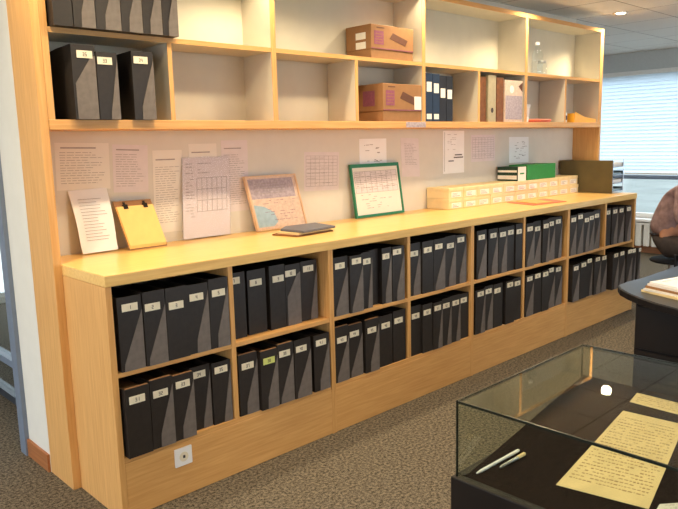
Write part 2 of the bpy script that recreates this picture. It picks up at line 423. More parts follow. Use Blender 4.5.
def magazine_file(x, y, z, w, h, dep, label, group, style, txt, lx=0, lz=None, rz=0, lab_mat='label', bright=False):
    """open-topped upright file; origin at the middle of its front bottom edge, front towards -y"""
    t = thing('magazine_file', label, 'magazine file', (x, y, z), rz, group)
    a, k = w/2, .003
    bd = MB()
    bd.box(-a, a, 0, dep, 0, k, M['black'])
    bd.box(-a, a, 0, k, k, h, M['black']).box(-a, a, dep-k, dep, k, h-.012, M['black'])
    for s in (-1, 1):
        x0, x1 = (-a, -a+k) if s < 0 else (a-k, a)
        bd.prism([(k, k), (dep-k, k), (dep-k, h-.012), (dep*.6, h-.004), (k, h)], x0, x1, M['black'], lambda u, v, q: (q, u, v))
    bd.build('body', t)
    hh = h-.02-random.random()*.03
    MB().box(-a+k+.002, a-k-.002, .02, dep-.012, k+.001, hh, M['contents' if bright else 'contents_d']).build('contents', t)
    if bright:
        MB().box(-a+.004, a-.004, .0035, .010, h-.03, h+.003, M['tan']).build('folder_edge', t)
    if style == 'long': poly = [(a, h*.80), (a, 0), (-a*.75, 0), (-a*.70, h*.10)]
    elif style == 'mid': poly = [(a, h*.88), (a, 0), (-a*.3, 0), (-a*.25, h*.2)]
    elif style == 'short': poly = [(a, h*.86), (a, 0), (-a*.8, 0), (-a*.8, h*.48), (a*.55, h*.82)]
    elif style == 'narrow': poly = [(a, h*.90), (a, 0), (a*.1, 0), (a*.15, h*.12)]
    else: poly = None
    if poly:
        MB().prism(poly, -.0025, -.0002, M['flap'], lambda u, v, q: (u, q, v)).build('flap', t)['label'] = 'charcoal slanting flap'
    if txt is not None:
        lz = lz if lz is not None else h*.84
        lw = min(.066, w*.70); lm = MB().box(lx-lw/2, lx+lw/2, -.0042, -.0027 if poly else -.0002, lz-.0150, lz+.0150, M[lab_mat])
        digits(lm, txt, lx, lz, .015, -.0046, -.0041, M['ink'])
        lm.build('label', t)['label'] = 'cream paper label'
    return t

cellsT = [[(0.092,.863),(0.186,.848),(0.292,.835),(0.393,.851),(0.503,.851)],[(0.619,.877),(0.745,.85),(0.868,.85),(0.945,.864),(1.069,.868)],
 [(1.23,.865),(1.337,.876),(1.425,.861),(1.50,.872),(1.575,.868),(1.66,.882)],[(1.819,.85),(1.925,.859),(2.026,.867),(2.149,.856),(2.257,.879)],
 [(2.460,.872),(2.602,.867),(2.705,.863),(2.80,.866),(2.886,.863)],[(3.013,.868),(3.13,.856),(3.222,.867),(3.317,.872),(3.421,.878)],
 [(3.607,.874),(3.705,.887),(3.806,.854),(3.895,.862),(3.992,.869)],[(4.19,.876),(4.30,.876),(4.412,.875),(4.528,.878)]]
cellsB = [[(0.085,.495),(0.190,.489),(0.296,.499),(0.395,.507),(0.502,.505)],[(0.641,.489),(0.749,.491),(0.845,.502),(0.944,.504),(1.074,.505)],
 [(1.231,.481),(1.325,.492),(1.446,.489),(1.568,.487),(1.675,.494)],[(1.823,.49),(1.913,.497),(2.004,.506),(2.091,.504),(2.189,.503),(2.281,.501)],
 [(2.441,.515),(2.539,.515),(2.637,.503),(2.772,.521),(2.883,.511)],[(3.026,.521),(3.13,.526),(3.228,.524),(3.328,.537),(3.433,.527)],
 [(3.627,.511),(3.751,.52),(3.852,.536),(3.957,.536),(4.069,.531)],[(4.215,.536),(4.322,.538),(4.431,.541),(4.533,.533),(4.628,.531)]]
offT = [-.004, .05, -.004, .006, .004, .004, .0, .0]
offB = [None, -.006, .002, .004, .004, .004, -.025, -.065]
styT = [['long', 'long', 'plain', 'mid', 'mid'], ['plain', 'plain', 'plain', 'short', 'narrow'], ['long', 'long', 'narrow', 'plain', 'mid', 'mid'],
        ['mid', 'plain', 'long', 'mid', 'mid']]
styB = [['plain', 'mid', 'mid', 'narrow', 'narrow'], ['mid', 'mid', 'long', 'long', 'mid'], ['long', 'long', 'mid', 'plain', 'plain'],
        ['plain', 'plain', 'narrow', 'narrow', 'narrow', 'plain'], ['narrow', 'mid', 'plain', 'plain', 'plain']]
for row, cells, zb, hb in (('upper', cellsT, ZS, .302), ('lower', cellsB, ZB, .286)):
    for ci, c in enumerate(cells):
        a = LX[ci]+(.028 if ci == 0 else .0165); b = LX[ci+1]-(.032 if ci == 7 else .0165)
        n = len(c)
        xs = [q[0]+.006 for q in c]
        for i, (lx, lz) in enumerate(c):
            l = a if i == 0 else (xs[i-1]+xs[i])/2
            r = b if i == n-1 else (xs[i]+xs[i+1])/2
            l = max(l, xs[i]-.058); r = min(r, xs[i]+.058)
            w = min(r-l-.004, .104); cx = (l+r)/2
            st = (styT if row == 'upper' else styB)
            sty = st[ci][i] if ci < len(st) else random.choice(['mid', 'long', 'mid', 'narrow', 'long', 'plain'])
            if row == 'upper': o = offT[ci]+random.uniform(-.004, .016)
            elif ci == 0: o = [-.022, -.016, -.012, .022, .012][i]
            else: o = offB[ci]+random.uniform(-.008, .012)
            if ci == 2 and row == 'upper' and i == 3: o += .03
            side = 'left' if i < (n+1)//2 else 'right'
            pos = 'leftmost' if i == 0 else 'rightmost' if i == n-1 else ORD[i]+' from left'
            lab = 'black magazine file, %s in the %s row, %s compartment from the left' % (pos, row, ORD[ci])
            txt = str((ci*6+i+1) % 60+(0 if row == 'upper' else 30)) if not (ci == 2 and row == 'upper' and i == 3) else None
            magazine_file(cx, -D+o, zb+.0006, w, hb+random.uniform(-.006, .006), .27, lab, 'black files under the counter', sty, txt,
                          max(-w*.2, min(w*.2, lx-cx)), lz-zb, 0,
                          'label_g' if (row, ci, i) == ('lower', 1, 1) else 'label', bright=(row == 'lower' and ci < 3 and i < 3))
# wall shelf files
for i, (x0, x1, zt, sty, tx) in enumerate([(.104, .203, 1.898, 'short', '35'), (.208, .300, 1.874, 'narrow', '33'), (.368, .470, 1.889, 'mid', '34')]):
    magazine_file((x0+x1)/2, -d-.028, ZB1+.0006, x1-x0, zt-ZB1, .245, 'black magazine file on the lower wall shelf, %s from the left' % ORD[i],
                  'black files on the wall shelves', sty, tx, -.01 if i else .005, (zt-ZB1)*.87)
bx = [.036, .118, .213, .325, .425, .520, .600]
for i in range(6):
    magazine_file((bx[i]+bx[i+1])/2, -d-.045, ZU+.0006, bx[i+1]-bx[i]-.004, .30, .26, 'black magazine file on the top wall shelf, %s from the left' % ORD[i],
                  'black files on the wall shelves', ['plain', 'mid', 'mid', 'mid', 'mid', 'mid'][i], '4'+str(i), 0, .26)

# ------------------------------------------------------------------ papers on the wall and counter
def frame_from(p00, p10, p01, yb, yt):
    """sheet frame from bottom-left, bottom-right, top-left in the wall plane (x,z); yb/yt = y of bottom and top edge"""
    o = Vector((p00[0], yb, p00[1])); ex = Vector((p10[0], yb, p10[1]))-o; ez = Vector((p01[0], yt, p01[1]))-o
    W, Hh = ex.length, ez.length
    ex.normalize(); n = ex.cross(ez).normalized(); ez = n.cross(ex).normalized() if False else ez.normalized()
    n = ex.cross(ez).normalized()      # towards -y
    m = Matrix(((ex.x, n.x, ez.x, o.x), (ex.y, n.y, ez.y, o.y), (ex.z, n.z, ez.z, o.z), (0, 0, 0, 1)))
    return m, W, Hh                    # local: u right, y towards viewer, v up
def textlines(mb, m, x0, x1, z0, z1, pitch, mat, t=.0022, jag=.4, y=.0012, dens=1.0):
    z = z1
    while z > z0:
        e = x1-(x1-x0)*random.random()*jag
        x = x0
        while x < e:
            wl_ = random.uniform(.014, .04)
            if random.random() < dens: mb.box(x, min(e, x+wl_), y-.0004, y, z-t, z, mat, m)
            x += wl_+.006
        z -= pitch
def gridlines(mb, m, x0, x1, z0, z1, nx, nz, mat, t=.0016, y=.0012):
    for i in range(nx+1):
        x = x0+(x1-x0)*i/nx; mb.box(x-t/2, x+t/2, y-.0004, y, z0, z1, mat, m)
    for i in range(nz+1):
        z = z0+(z1-z0)*i/nz; mb.box(x0, x1, y-.0004, y, z-t/2, z+t/2, mat, m)
def sheet(label, p00, p10, p01, mat='paper', y=(-.0003, -.0003), kind='text', name='paper_sheet', cat='paper', group='papers pinned on the wall', bend=0):
    m, W, Hh = frame_from(p00, p10, p01, *y)
    mb = MB().box(0, W, 0, .0008, 0, Hh, M[mat], m)
    ink = M['ink_soft']
    if kind == 'text':
        mb.box(W*.1, W*.75, .0008, .0012, Hh*.88, Hh*.88+.006, M['ink_soft'], m)
        textlines(mb, m, W*.08, W*.92, Hh*.1, Hh*.8, .0115, ink)
    elif kind == 'small':
        textlines(mb, m, W*.2, W*.9, Hh*.3, Hh*.85, .0105, M['ink_soft'])
    elif kind == 'grid':
        gridlines(mb, m, W*.05, W*.95, Hh*.12, Hh*.9, 7, 9, ink)
        textlines(mb, m, W*.08, W*.9, Hh*.15, Hh*.85, .03, ink, dens=.5)
    elif kind == 'table':
        gridlines(mb, m, W*.08, W*.95, Hh*.25, Hh*.9, 9, 2, ink, .0022)
        textlines(mb, m, W*.1, W*.9, Hh*.25, Hh*.9, .011, ink, dens=.6)
    elif kind == 'few':
        mb.box(W*.06, W*.075, .0008, .0012, Hh*.05, Hh*.97, ink, m)
        textlines(mb, m, W*.2, W*.7, Hh*.55, Hh*.92, .012, ink, dens=.6)
        for vv, a_, b_ in ((.42, .55, .9), (.36, .5, .95), (.28, .25, .5)):
            mb.box(W*a_, W*b_, .0008, .0012, Hh*vv, Hh*vv+.008, M['ink'], m)
    elif kind == 'sketch':
        for k in range(26):
            xx = random.uniform(.1, .8)*W; zz = random.uniform(.1, .85)*Hh
            mb.box(xx, xx+random.uniform(.02, .15)*W, .0008, .0012, zz, zz+.0035, ink, m)
    o = mb.build(name)
    return tag(o, label, cat, group)
sheet('wide typed sheet with a bold heading on the wall, far left', (.105, 1.294), (.358, 1.288), (.112, 1.506))
sheet('typed sheet on the wall directly right of the wide headed one', (.372, 1.268), (.553, 1.26), (.383, 1.494), mat='paper_l')
sheet('tall typed sheet on the wall behind the yellow pad', (.570, 1.05), (.735, 1.05), (.588, 1.46))
sheet('typed sheet on the wall rising above the plastic-sleeved table sheet', (.790, 1.10), (.960, 1.10), (.792, 1.488))
sheet('typed sheet on the wall just left of the wood-framed picture', (.985, 1.12), (1.157, 1.12), (.992, 1.503), mat='paper_l')
sheet('lilac sheet with a printed grid between the two frames', (1.563, 1.196), (1.846, 1.188), (1.573, 1.427), mat='paper_l', kind='grid')
sheet('white sketched sheet on the wall above the green-framed chart', (2.036, 1.25), (2.29, 1.25), (2.036, 1.497), mat='paper_w', kind='sketch')
sheet('narrow lilac sheet on the wall just right of the green frame', (2.444, 1.238), (2.632, 1.23), (2.430, 1.50), mat='paper_l', kind='small')
sheet('narrow white notice with dark marks low on the page', (2.893, 1.235), (3.145, 1.235), (2.894, 1.541), mat='paper_w', kind='few')
sheet('small square pinkish sheet on the wall left of the dark-edged one', (3.235, 1.308), (3.55, 1.308), (3.233, 1.51), mat='paper_l', kind='grid')
sheet('rightmost small white sheet on the wall above the green box', (3.753, 1.282), (4.045, 1.28), (3.748, 1.489), mat='paper_w', kind='sketch')
# curling sheet at far left
cs = MB(); nS = 10; W_ = .165
prof = [(i/nS) for i in range(nS+1)]
Vv = []
for q in prof:
    z_ = 1.005+q*.285; y_ = -.075+.072*q**.7-.02*math.sin(q*PI); x_ = .152+.016*(1-q)
    for k in (0, 1):
        Vv += [(x_+k*(W_+.02*q), y_-.01*k*(1-q), z_+.004*k)]
cs.add(Vv, [(2*i, 2*i+1, 2*i+3, 2*i+2) for i in range(nS)], M['paper_w'], True)
for i in range(2, 9):
    for j in (0, .5):
        q = (i+j)/nS; z_ = 1.005+q*.285; y_ = -.075+.072*q**.7-.02*math.sin(q*PI)-.0035; x_ = .152+.016*(1-q)
        cs.box(x_+.03, x_+random.uniform(.10, .15), y_-.004, y_-.003, z_, z_+.002, M['ink_soft'])
tag(cs.build('paper_sheet'), 'white curling sheet standing at the left end of the counter', 'paper')
# sleeved table sheet
m, W, Hh = frame_from((.703, 1.0012), (1.000, 1.0012), (.744, 1.422), -.040, -.005)
st = thing('document_sleeve', 'clear sleeve with a printed table leaning on the wall', 'document')
mb = MB().box(.006, W-.006, .0005, .0013, .006, Hh-.006, M['paper_l'], m)
gridlines(mb, m, W*.3, W*.92, Hh*.33, Hh*.74, 6, 3, M['ink_soft'], .0025, .0018)
textlines(mb, m, W*.08, W*.27, Hh*.22, Hh*.92, .016, M['ink_soft'], .0035, dens=.8, y=.0018)
textlines(mb, m, W*.32, W*.6, Hh*.78, Hh*.92, .016, M['ink_soft'], .0035, dens=.8, y=.0018)
mb.build('printed_sheet', st)
MB().box(0, W, .0024, .0028, 0, Hh, M['sleeve'], m).build('plastic_cover', st)
# yellow pad with two clips
m, W, Hh = frame_from((.374, 1.0012), (.570, 1.0012), (.351, 1.225), -.115, -.022)
yp = thing('writing_pad', 'yellow pad held by two black clips, leaning on the wall', 'pad')
MB().box(0, W, 0, .004, 0, Hh, M['tan'], m).build('backing_board', yp)
pm = MB()
for k in range(4): pm.box(.002+.001*k, W-.002, .0042+.0022*k, .006+.0022*k, .004+.004*k, Hh-.03, M['yellow'], m)
pm.build('pages', yp)
for k in (.2, .72):
    MB().box(W*k, W*k+.022, .004, .016, Hh-.044, Hh-.022, M['clip'], m).box(W*k+.006, W*k+.016, .006, .010, Hh-.022, Hh-.008, M['clip'], m).build('clip', yp)
# wood-framed picture
m, W, Hh = frame_from((1.154, 1.0015), (1.520, 1.0015), (1.111, 1.305), -.065, -.017)
fp = thing('framed_picture', 'thin wood-framed poster in lilac and pink leaning on the wall', 'picture')
MB().box(0, .012, -.006, .016, 0, Hh, M['frame'], m).box(W-.008, W, -.006, .010, 0, Hh, M['frame'], m).box(.012, W-.008, -.006, .010, 0, .008, M['frame'], m).box(.012, W-.008, -.006, .010, Hh-.008, Hh, M['frame'], m).build('frame', fp)
mb = MB().box(.012, W-.008, -.004, .002, .008, Hh-.008, M['pinkish'], m)
mb.box(.02, W-.03, .002, .0026, Hh*.58, Hh*.94, M['lilac'], m)
mb.prism([(.015, .02), (.13, .02), (.165, .045), (.15, .10), (.09, .135), (.015, .15)], .002, .0027, M['bluish'], lambda u, v, q: (u, q, v), m)
textlines(mb, m, .06, W-.05, Hh*.64, Hh*.86, .014, M['ink_soft'], .004, y=.003, dens=.8)
textlines(mb, m, .09, W-.03, Hh*.15, Hh*.54, .016, M['purple'], .002, y=.0028, dens=.4)
mb.build('poster', fp)
# green frame
m, W, Hh = frame_from((1.936, 1.0015), (2.390, 1.0015), (1.930, 1.338), -.060, -.013)
gf = thing('framed_chart', 'green plastic framed chart leaning on the wall', 'picture')
MB().box(0, .013, -.008, .008, 0, Hh, M['green'], m).box(W-.013, W, -.008, .008, 0, Hh, M['green'], m).box(.013, W-.013, -.008, .008, 0, .016, M['green'], m).box(.013, W-.013, -.008, .008, Hh-.022, Hh, M['green'], m).build('frame', gf)
mb = MB().box(.013, W-.013, -.004, .001, .016, Hh-.022, M['paper'], m)
mb.box(.03, W-.03, .001, .0015, Hh*.46, Hh*.86, M['paper_l'], m)
gridlines(mb, m, .03, W-.03, Hh*.46, Hh*.86, 8, 4, M['ink_soft'], .002, .002)
textlines(mb, m, .07, W-.05, Hh*.14, Hh*.42, .014, M['purple'], .002, y=.0016, dens=.5)
textlines(mb, m, .04, W-.04, Hh*.5, Hh*.84, .012, M['ink_soft'], .003, y=.002, dens=.5)
mb.build('chart', gf)

# dark folded notebook on the counter
nb = thing('document_wallet', 'dark slate folded wallet lying on the counter', 'folder', (1.27, -.27, H+.0008), math.radians(2))
MB().prism([(-.15, .03), (-.12, -.14), (.16, -.12), (.20, .07), (-.02, .09)], 0, .006, M['leather'], lambda u, v, q: (u, v, q)).build('back_cover', nb, .002)
MB().prism([(-.12, .02), (-.10, -.125), (.15, -.108), (.185, .06), (-.01, .085)], .0063, .017, M['paper_t'], lambda u, v, q: (u, v, q)).build('pages', nb)
MB().prism([(-.10, .02), (-.09, -.15), (.17, -.128), (.21, .075), (.0, .095)], .0173, .030, M['slate'], lambda u, v, q: (u, v, q)).build('front_cover', nb, .004)
# open folder
of = thing('open_folder', 'flat orange folder lying near the edge of the counter', 'folder', (3.52, -.41, H+.0008))
MB().prism([(-.16, .17), (-.25, -.11), (.14, -.15), (.28, .11)], 0, .003, M['red'], lambda u, v, q: (u, v, q)).build('cover', of)
MB().prism([(-.10, .13), (-.17, -.08), (.02, -.11), (.12, .11)], .0032, .008, M['orange'], lambda u, v, q: (u, v, q)).build('pages', of)

# ------------------------------------------------------------------ index card boxes in two layers
for layer in (0, 1):
    for i in range(11):
        x0 = 2.70+.165*i; z0 = H+.0008+layer*.0745
        y0 = -.205+random.uniform(-.006, .006)
        pos = 'leftmost' if i == 0 else 'rightmost' if i == 10 else ORD[i]+' from the left'
        t = thing('index_card_box', 'cream index card box, %s in the %s layer along the wall' % (pos, 'top' if layer else 'bottom'), 'box',
                  (x0+.082, y0, z0), 0, 'cream card boxes stacked along the wall')
        MB().box(-.0815, .0815, 0, .195, 0, .050, M['cream']).build('tray', t, .002)
        MB().box(-.0818, .0818, -.002, .197, .0503, .0735, M['cream']).build('lid', t, .002)
        lm = MB().box(-.055, .055, -.0016, -.0002, .008, .044, M['cream_l'])
        for k in range(3): lm.box(-.045, random.uniform(0, .045), -.002, -.0015, .015+.009*k, .0175+.009*k, M[['purple', 'ink_soft', 'ink_soft'][k]])
        lm.build('label', t)
zt = H+.0008+.0745*2+.0006
gb = thing('archive_box', 'dark green archive box with a white front, beside the bright green one', 'box', (3.622, -.2, zt))
MB().box(-.056, .056, 0, .185, 0, .108, M['green_d']).build('body', gb, .002)
MB().box(-.056, .056, -.0025, -.0003, 0, .108, M['cream_l']).box(-.03, .03, -.003, -.0024, .05, .062, M['green_b']).build('front_label', gb)
MB().box(-.0585, -.0563, .01, .18, .012, .042, M['cream_l']).box(-.0585, -.0563, .01, .18, .066, .082, M['cream_l']).build('side_stripe', gb)
g2 = thing('archive_box', 'bright green cardboard box on top of the cream boxes', 'box', (3.91, -.205, zt))
MB().box(-.215, .215, 0, .17, 0, .118, M['green_b']).build('body', g2, .003)
MB().box(-.05, .05, .09, .15, .1182, .121, M['green_d']).build('finger_slot', g2)
# letter tray stack
lt = thing('letter_tray_stack', 'olive-sided stack of chrome letter trays at the counter end', 'letter trays', (4.64, -.26, H+.0008))
MB().box(-.11, -.096, -.24, .235, 0, .275, M['olive']).build('side_panel', lt, .002)
MB().box(-.096, .105, .222, .235, 0, .275, M['olive']).build('back_panel', lt)
for k in range(4):
    zz = .012+k*.068
    tm = MB().box(-.096, .105, -.235, .222, zz, zz+.003, M['chrome']).box(.102, .105, -.235, .222, zz+.003, zz+.035, M['chrome'])
    tm.tube([(-.096, -.238, zz+.002), (-.02, -.246, zz+.002), (.03, -.246, zz+.002), (.105, -.238, zz+.002)], .004, M['chrome'], 8)
    tm.tube([(-.095, -.237, zz), (-.095, -.237, zz+.05)], .004, M['chrome'], 8).tube([(.102, -.237, 0 if k == 0 else zz), (.102, -.237, zz+.062)], .004, M['chrome'], 8)
    tm.build('tray', lt)
    MB().box(-.09, .095, -.225, .2, zz+.0035, zz+.02+.012*(k % 2), M['paper_w' if k % 2 else 'bluish']).build('paper_stack', lt)

# ------------------------------------------------------------------ wall shelf contents
def carton(loc, w, dep, h, label, white_right):
    t = thing('cardboard_carton', label, 'box', loc)
    MB().box(0, w, 0, dep, 0, h*.27, M['tan']).build('tray', t, .002)
    MB().box(-.003, w+.003, -.003, dep+.003, h*.27+.0004, h, M['tan']).build('lid', t, .003)
    p = MB()
    p.box(w*.06, w*.28, -.0042, -.0032, h*.42, h*.82, M['purple']).box(w*.12, w*.30, -.0042, -.0032, h*.90, h*.93, M['brownprint'])
    for k in range(4): p.box(w*.09, w*.25, -.0046, -.0041, h*(.48+.08*k), h*(.495+.08*k), M['tan'])
    p.prism([(w*.42, h*.62), (w*.50, h*.80), (w*.86, h*.62), (w*.80, h*.44)], -.0042, -.0032, M['brownprint'], lambda u, v, q: (u, q, v))
    p.box(0, w, -.0042, -.0032, h*.29, h*.315, M['purple'])
    if white_right: p.box(-.0042, -.0032, dep*.3, dep*.75, h*.42, h*.82, M['purple']).box(w*.80, w*.99, -.0052, -.0044, h*.32, h*.68, M['cream_l'])
    else:
        p.box(-.0042, -.0032, dep*.2, dep*.6, h*.30, h*.50, M['cream_l']).box(-.0042, -.0032, dep*.2, dep*.6, h*.58, h*.78, M['cream_l'])
    p.build('printing', t)
carton((1.925, -.225, ZU+.0008), .375, .205, .195, 'brown printed carton on the upper wall shelf', False)
carton((2.005, -.24, ZB1+.0008), .355, .22, .225, 'brown printed carton with a white sticker on the lower wall shelf', True)

def binder(x0, x1, y, z, h, dep, mat, label, lab='cream_l', hole=False, cat='binder', group=None, labs=((.1, .2), )):
    t = thing('ring_binder', label, cat, ((x0+x1)/2, y, z), 0, group)
    a = (x1-x0)/2
    MB().box(-a, a, 0, .003, 0, h, M[mat]).box(-a, -a+.003, .003, dep, 0, h, M[mat]).box(a-.003, a, .003, dep, 0, h, M[mat]).build('cover', t, .001)
    MB().box(-a+.005, a-.005, .006, dep-.008, .004, h-.012, M['paper']).build('pages', t)
    if lab:
        for q0, q1 in labs: MB().box(-a*.7, a*.7, -.0016, -.0003, h*q0, h*q1, M[lab]).build('spine_label', t)
    if hole:
        MB().prism([(math.cos(k*PI/8)*.015, math.sin(k*PI/8)*.018+h*.25) for k in range(16)], -.002, -.0004, M['ink'], lambda u, v, q: (u, q, v)).build('finger_hole', t)
    return t
g = 'dark binders on the wall shelf'
binder(2.412, 2.482, -.235, ZB1+.0008, .305, .21, 'navy', 'navy binder next to the carton, leftmost of the dark binders', group=g, labs=((.05, .16), (.62, .82)))
binder(2.486, 2.556, -.235, ZB1+.0008, .303, .21, 'navy', 'navy binder second from the left among the dark binders', group=g, labs=((.05, .16), (.6, .8)))
binder(2.560, 2.628, -.232, ZB1+.0008, .297, .21, 'inkblack', 'black binder third from the left among the dark binders', group=g, labs=((.52, .72), ))
binder(2.632, 2.700, -.232, ZB1+.0008, .297, .21, 'inkblack', 'black binder rightmost of the dark binders', group=g, labs=((.5, .7), ))
binder(3.012, 3.095, -.225, ZB1+.0008, .31, .2, 'leather', 'dark brown binder at the left of its compartment', lab=None)
binder(3.110, 3.205, -.235, ZB1+.0008, .325, .21, 'greyfile', 'grey-beige binder with a dark finger hole', lab=None, hole=True)
binder(3.215, 3.300, -.235, ZB1+.0008, .315, .21, 'leather', 'brown leather-backed volume beside the beige binder', lab=None)
pb = thing('picture_box', 'pinkish patterned box with a light round mark', 'box', (3.44, -.24, ZB1+.0008))
MB().box(-.13, .11, 0, .19, 0, .30, M['pinkish']).build('body', pb, .002)
pp = MB().box(-.12, .10, -.0015, -.0003, .02, .19, M['lilac'])
pp.prism([(-.04+.028*math.cos(k*PI/8), .235+.028*math.sin(k*PI/8)) for k in range(16)], -.0015, -.0003, M['cream_l'], lambda u, v, q: (u, q, v))
pp.prism([(.05, .26), (.105, .29), (.105, .22)], -.0015, -.0003, M['brownprint'], lambda u, v, q: (u, q, v))
pp.build('printing', pb)
cu = thing('paper_cup', 'white cup standing in front of the patterned box', 'cup', (3.655, -.195, ZB1+.0008))
MB().lathe([(.028, 0), (.042, .13), (.044, .132), (.041, .132), (.027, .006)], (0, 0, 0), M['paper_w'], 24).build('body', cu)
MB().lathe([(.0335, .04), (.0405, .105)], (0, 0, 0), M['paper_l'], 24).build('printed_band', cu)
rt = thing('plastic_dish', 'flat red dish on the shelf board', 'dish', (3.90, -.15, ZB1+.0008))
MB().prism([(.16*math.cos(k*PI/12), .085*math.sin(k*PI/12)) for k in range(24)], 0, .006, M['red'], lambda u, v, q: (u, v, q)).build('base', rt)
rm = MB(); ring = [(.16*math.cos(k*PI/12), .085*math.sin(k*PI/12), .016) for k in range(25)]; rm.tube(ring, .010, M['red'], 8); rm.build('rim', rt)
sb = thing('spray_bottle', 'small white and blue bottle by the yellow tray', 'bottle', (4.262, -.19, ZB1+.0008))
MB().lathe([(.026, 0), (.028, .01), (.028, .07), (.014, .09), (.012, .1)], (0, 0, 0), M['paper_w'], 18).build('body', sb)
MB().lathe([(.0284, .02), (.0284, .055)], (0, 0, 0), M['navy'], 18).build('label_band', sb)
MB().lathe([(.015, .1005), (.015, .12), (.01, .125)], (0, 0, 0), M['paper_w'], 14).build('cap', sb)
at = thing('plastic_tray', 'yellow tray on the right end of the shelf board', 'tray', (4.55, -.145, ZB1+.0008))
MB().box(-.19, .19, -.09, .09, 0, .006, M['amber']).build('base', at)
MB().prism([(-.19, .006), (.19, .006), (.19, .03), (.0, .045), (-.17, .085)], -.09, -.084, M['amber'], lambda u, v, q: (u, q, v)).prism([(-.19, .006), (.19, .006), (.19, .03), (.0, .045), (-.17, .085)], .084, .09, M['amber'], lambda u, v, q: (u, q, v)).box(-.19, -.184, -.084, .084, .006, .075, M['amber']).box(.184, .19, -.084, .084, .006, .03, M['amber']).build('wall', at)
MB().prism([(-.18, .008), (.18, .008), (.17, .03), (-.16, .068)], -.08, .08, M['orange'], lambda u, v, q: (u, q, v)).build('sheets', at)
cb = thing('water_bottle', 'clear plastic bottle on the upper wall shelf', 'bottle', (3.90, -.15, ZU+.0008))
MB().lathe([(.04, 0), (.043, .01), (.043, .055), (.040, .065), (.043, .075), (.043, .16), (.018, .205), (.015, .23)], (0, 0, 0), M['bottle'], 20).build('body', cb)
MB().lathe([(.017, .2305), (.017, .25), (.015, .252)], (0, 0, 0), M['paper_w'], 16).build('cap', cb)
jr = thing('glass_jar', 'small clear jar beside the plastic bottle', 'jar', (3.99, -.14, ZU+.0008))
MB().lathe([(.036, 0), (.038, .008), (.038, .09), (.03, .1)], (0, 0, 0), M['bottle'], 20).build('body', jr)
MB().lathe([(.032, .1005), (.032, .118), (.03, .12)], (0, 0, 0), M['steel'], 20).build('lid', jr)
tag(MB().box(2.20, 2.39, -d-.0052, -d-.0043, ZB0+.004, ZB1-.003, M['lilac']).build('paper_strip'),
    'lilac paper strip stuck on the edge of the shelf board', 'paper')

# ------------------------------------------------------------------ glass display case
CX0, CX1, CY0, CY1 = .245, .905, -3.75, -2.102
ZC, ZG = .61, .82
dc = thing('display_case', 'dark display case with a glass cover in the foreground', 'display case', ((CX0+CX1)/2, (CY0+CY1)/2, 0))
ox, oy = -(CX0+CX1)/2, -(CY0+CY1)/2
def cbx(nm, x0, x1, y0, y1, z0, z1, mat, bev=0, par=None): return MB().box(x0+ox, x1+ox, y0+oy, y1+oy, z0, z1, M[mat]).build(nm, par or dc, bev)
cbx('plinth', CX0+.03, CX1-.03, CY0+.03, CY1-.03, 0, .485, 'dark')
rim = MB()
for x0, x1, y0, y1 in ((CX0-.012, CX0+.014, CY0-.012, CY1+.012), (CX1-.014, CX1+.012, CY0-.012, CY1+.012), (CX0+.0145, CX1-.0145, CY0-.012, CY0+.014), (CX0+.0145, CX1-.0145, CY1-.014, CY1+.012)):
    rim.box(x0+ox, x1+ox, y0+oy, y1+oy, .49, ZC+.006, M['dark'])
rim.build('rim', dc, .003)
BZ = lambda x: ZC+.18*(x-CX0)-.002          # the display board slopes up towards the back
MB().prism([(CX0+.015, .50), (CX1-.012, .50), (CX1-.012, BZ(CX1-.012)), (CX0+.015, BZ(CX0+.015))], CY0+.015, CY1-.012, M['velvet'], lambda u, v, q: (u+ox, q+oy, v)).build('bed', dc)
gt = .005
cbx('glass_top', CX0, CX1, CY0, CY1, ZG-gt, ZG, 'glass')
zz0 = ZC+.0064
cbx('glass_pane', CX0, CX0+gt, CY0, CY1, zz0, ZG-gt-.0004, 'glass'); cbx('glass_pane', CX1-gt, CX1, CY0, CY1, zz0, ZG-gt-.0004, 'glass')
cbx('glass_pane', CX0+gt+.0003, CX1-gt-.0003, CY1-gt, CY1, zz0, ZG-gt-.0004, 'glass'); cbx('glass_pane', CX0+gt+.0003, CX1-gt-.0003, CY0, CY0+gt, zz0, ZG-gt-.0004, 'glass')
e = .0022
es = MB()
for x, y in ((CX0, CY0), (CX1, CY0), (CX0, CY1), (CX1, CY1)): es.box(x-e+ox, x+e+ox, y-e+oy, y+e+oy, zz0, ZG+.001, M['seal'])
for x in (CX0, CX1): es.box(x-e+ox, x+e+ox, CY0+oy, CY1+oy, ZG-.0055, ZG+.001, M['seal'])
for y in (CY0, CY1): es.box(CX0+ox, CX1+ox, y-e+oy, y+e+oy, ZG-.0055, ZG+.001, M['seal'])
es.build('edge_seal', dc)
def flat_doc(label, quad, z, mat, rows, ink, name='manuscript_sheet', horiz=True):
    """quad: far-left, far-right, near-right, near-left corners on the bed"""
    q = [Vector((x, y, BZ(x)+z)) for x, y in quad]
    mb = MB().add(q+[p+Vector((0, 0, .0012)) for p in q], [(0, 1, 2, 3), (4, 5, 6, 7), (0, 1, 5, 4), (1, 2, 6, 5), (2, 3, 7, 6), (3, 0, 4, 7)], M[mat])
    P = lambda u, v: q[0].lerp(q[1], u).lerp(q[3].lerp(q[2], u), v)+Vector((0, 0, .0016))
    for i in range(rows):
        v = .08+.84*i/rows; u = .06
        while u < .92:
            w_ = random.uniform(.015, .05)
            if random.random() < .85:
                t_ = .34/rows*random.uniform(.5, 1)
                mb.add([P(u, v), P(u+w_, v), P(u+w_, v+t_), P(u, v+t_)], [(0, 1, 2, 3)], ink)
            u += w_+.014
    return tag(mb.build(name), label, 'paper', 'old papers in the display case')
zb = 0
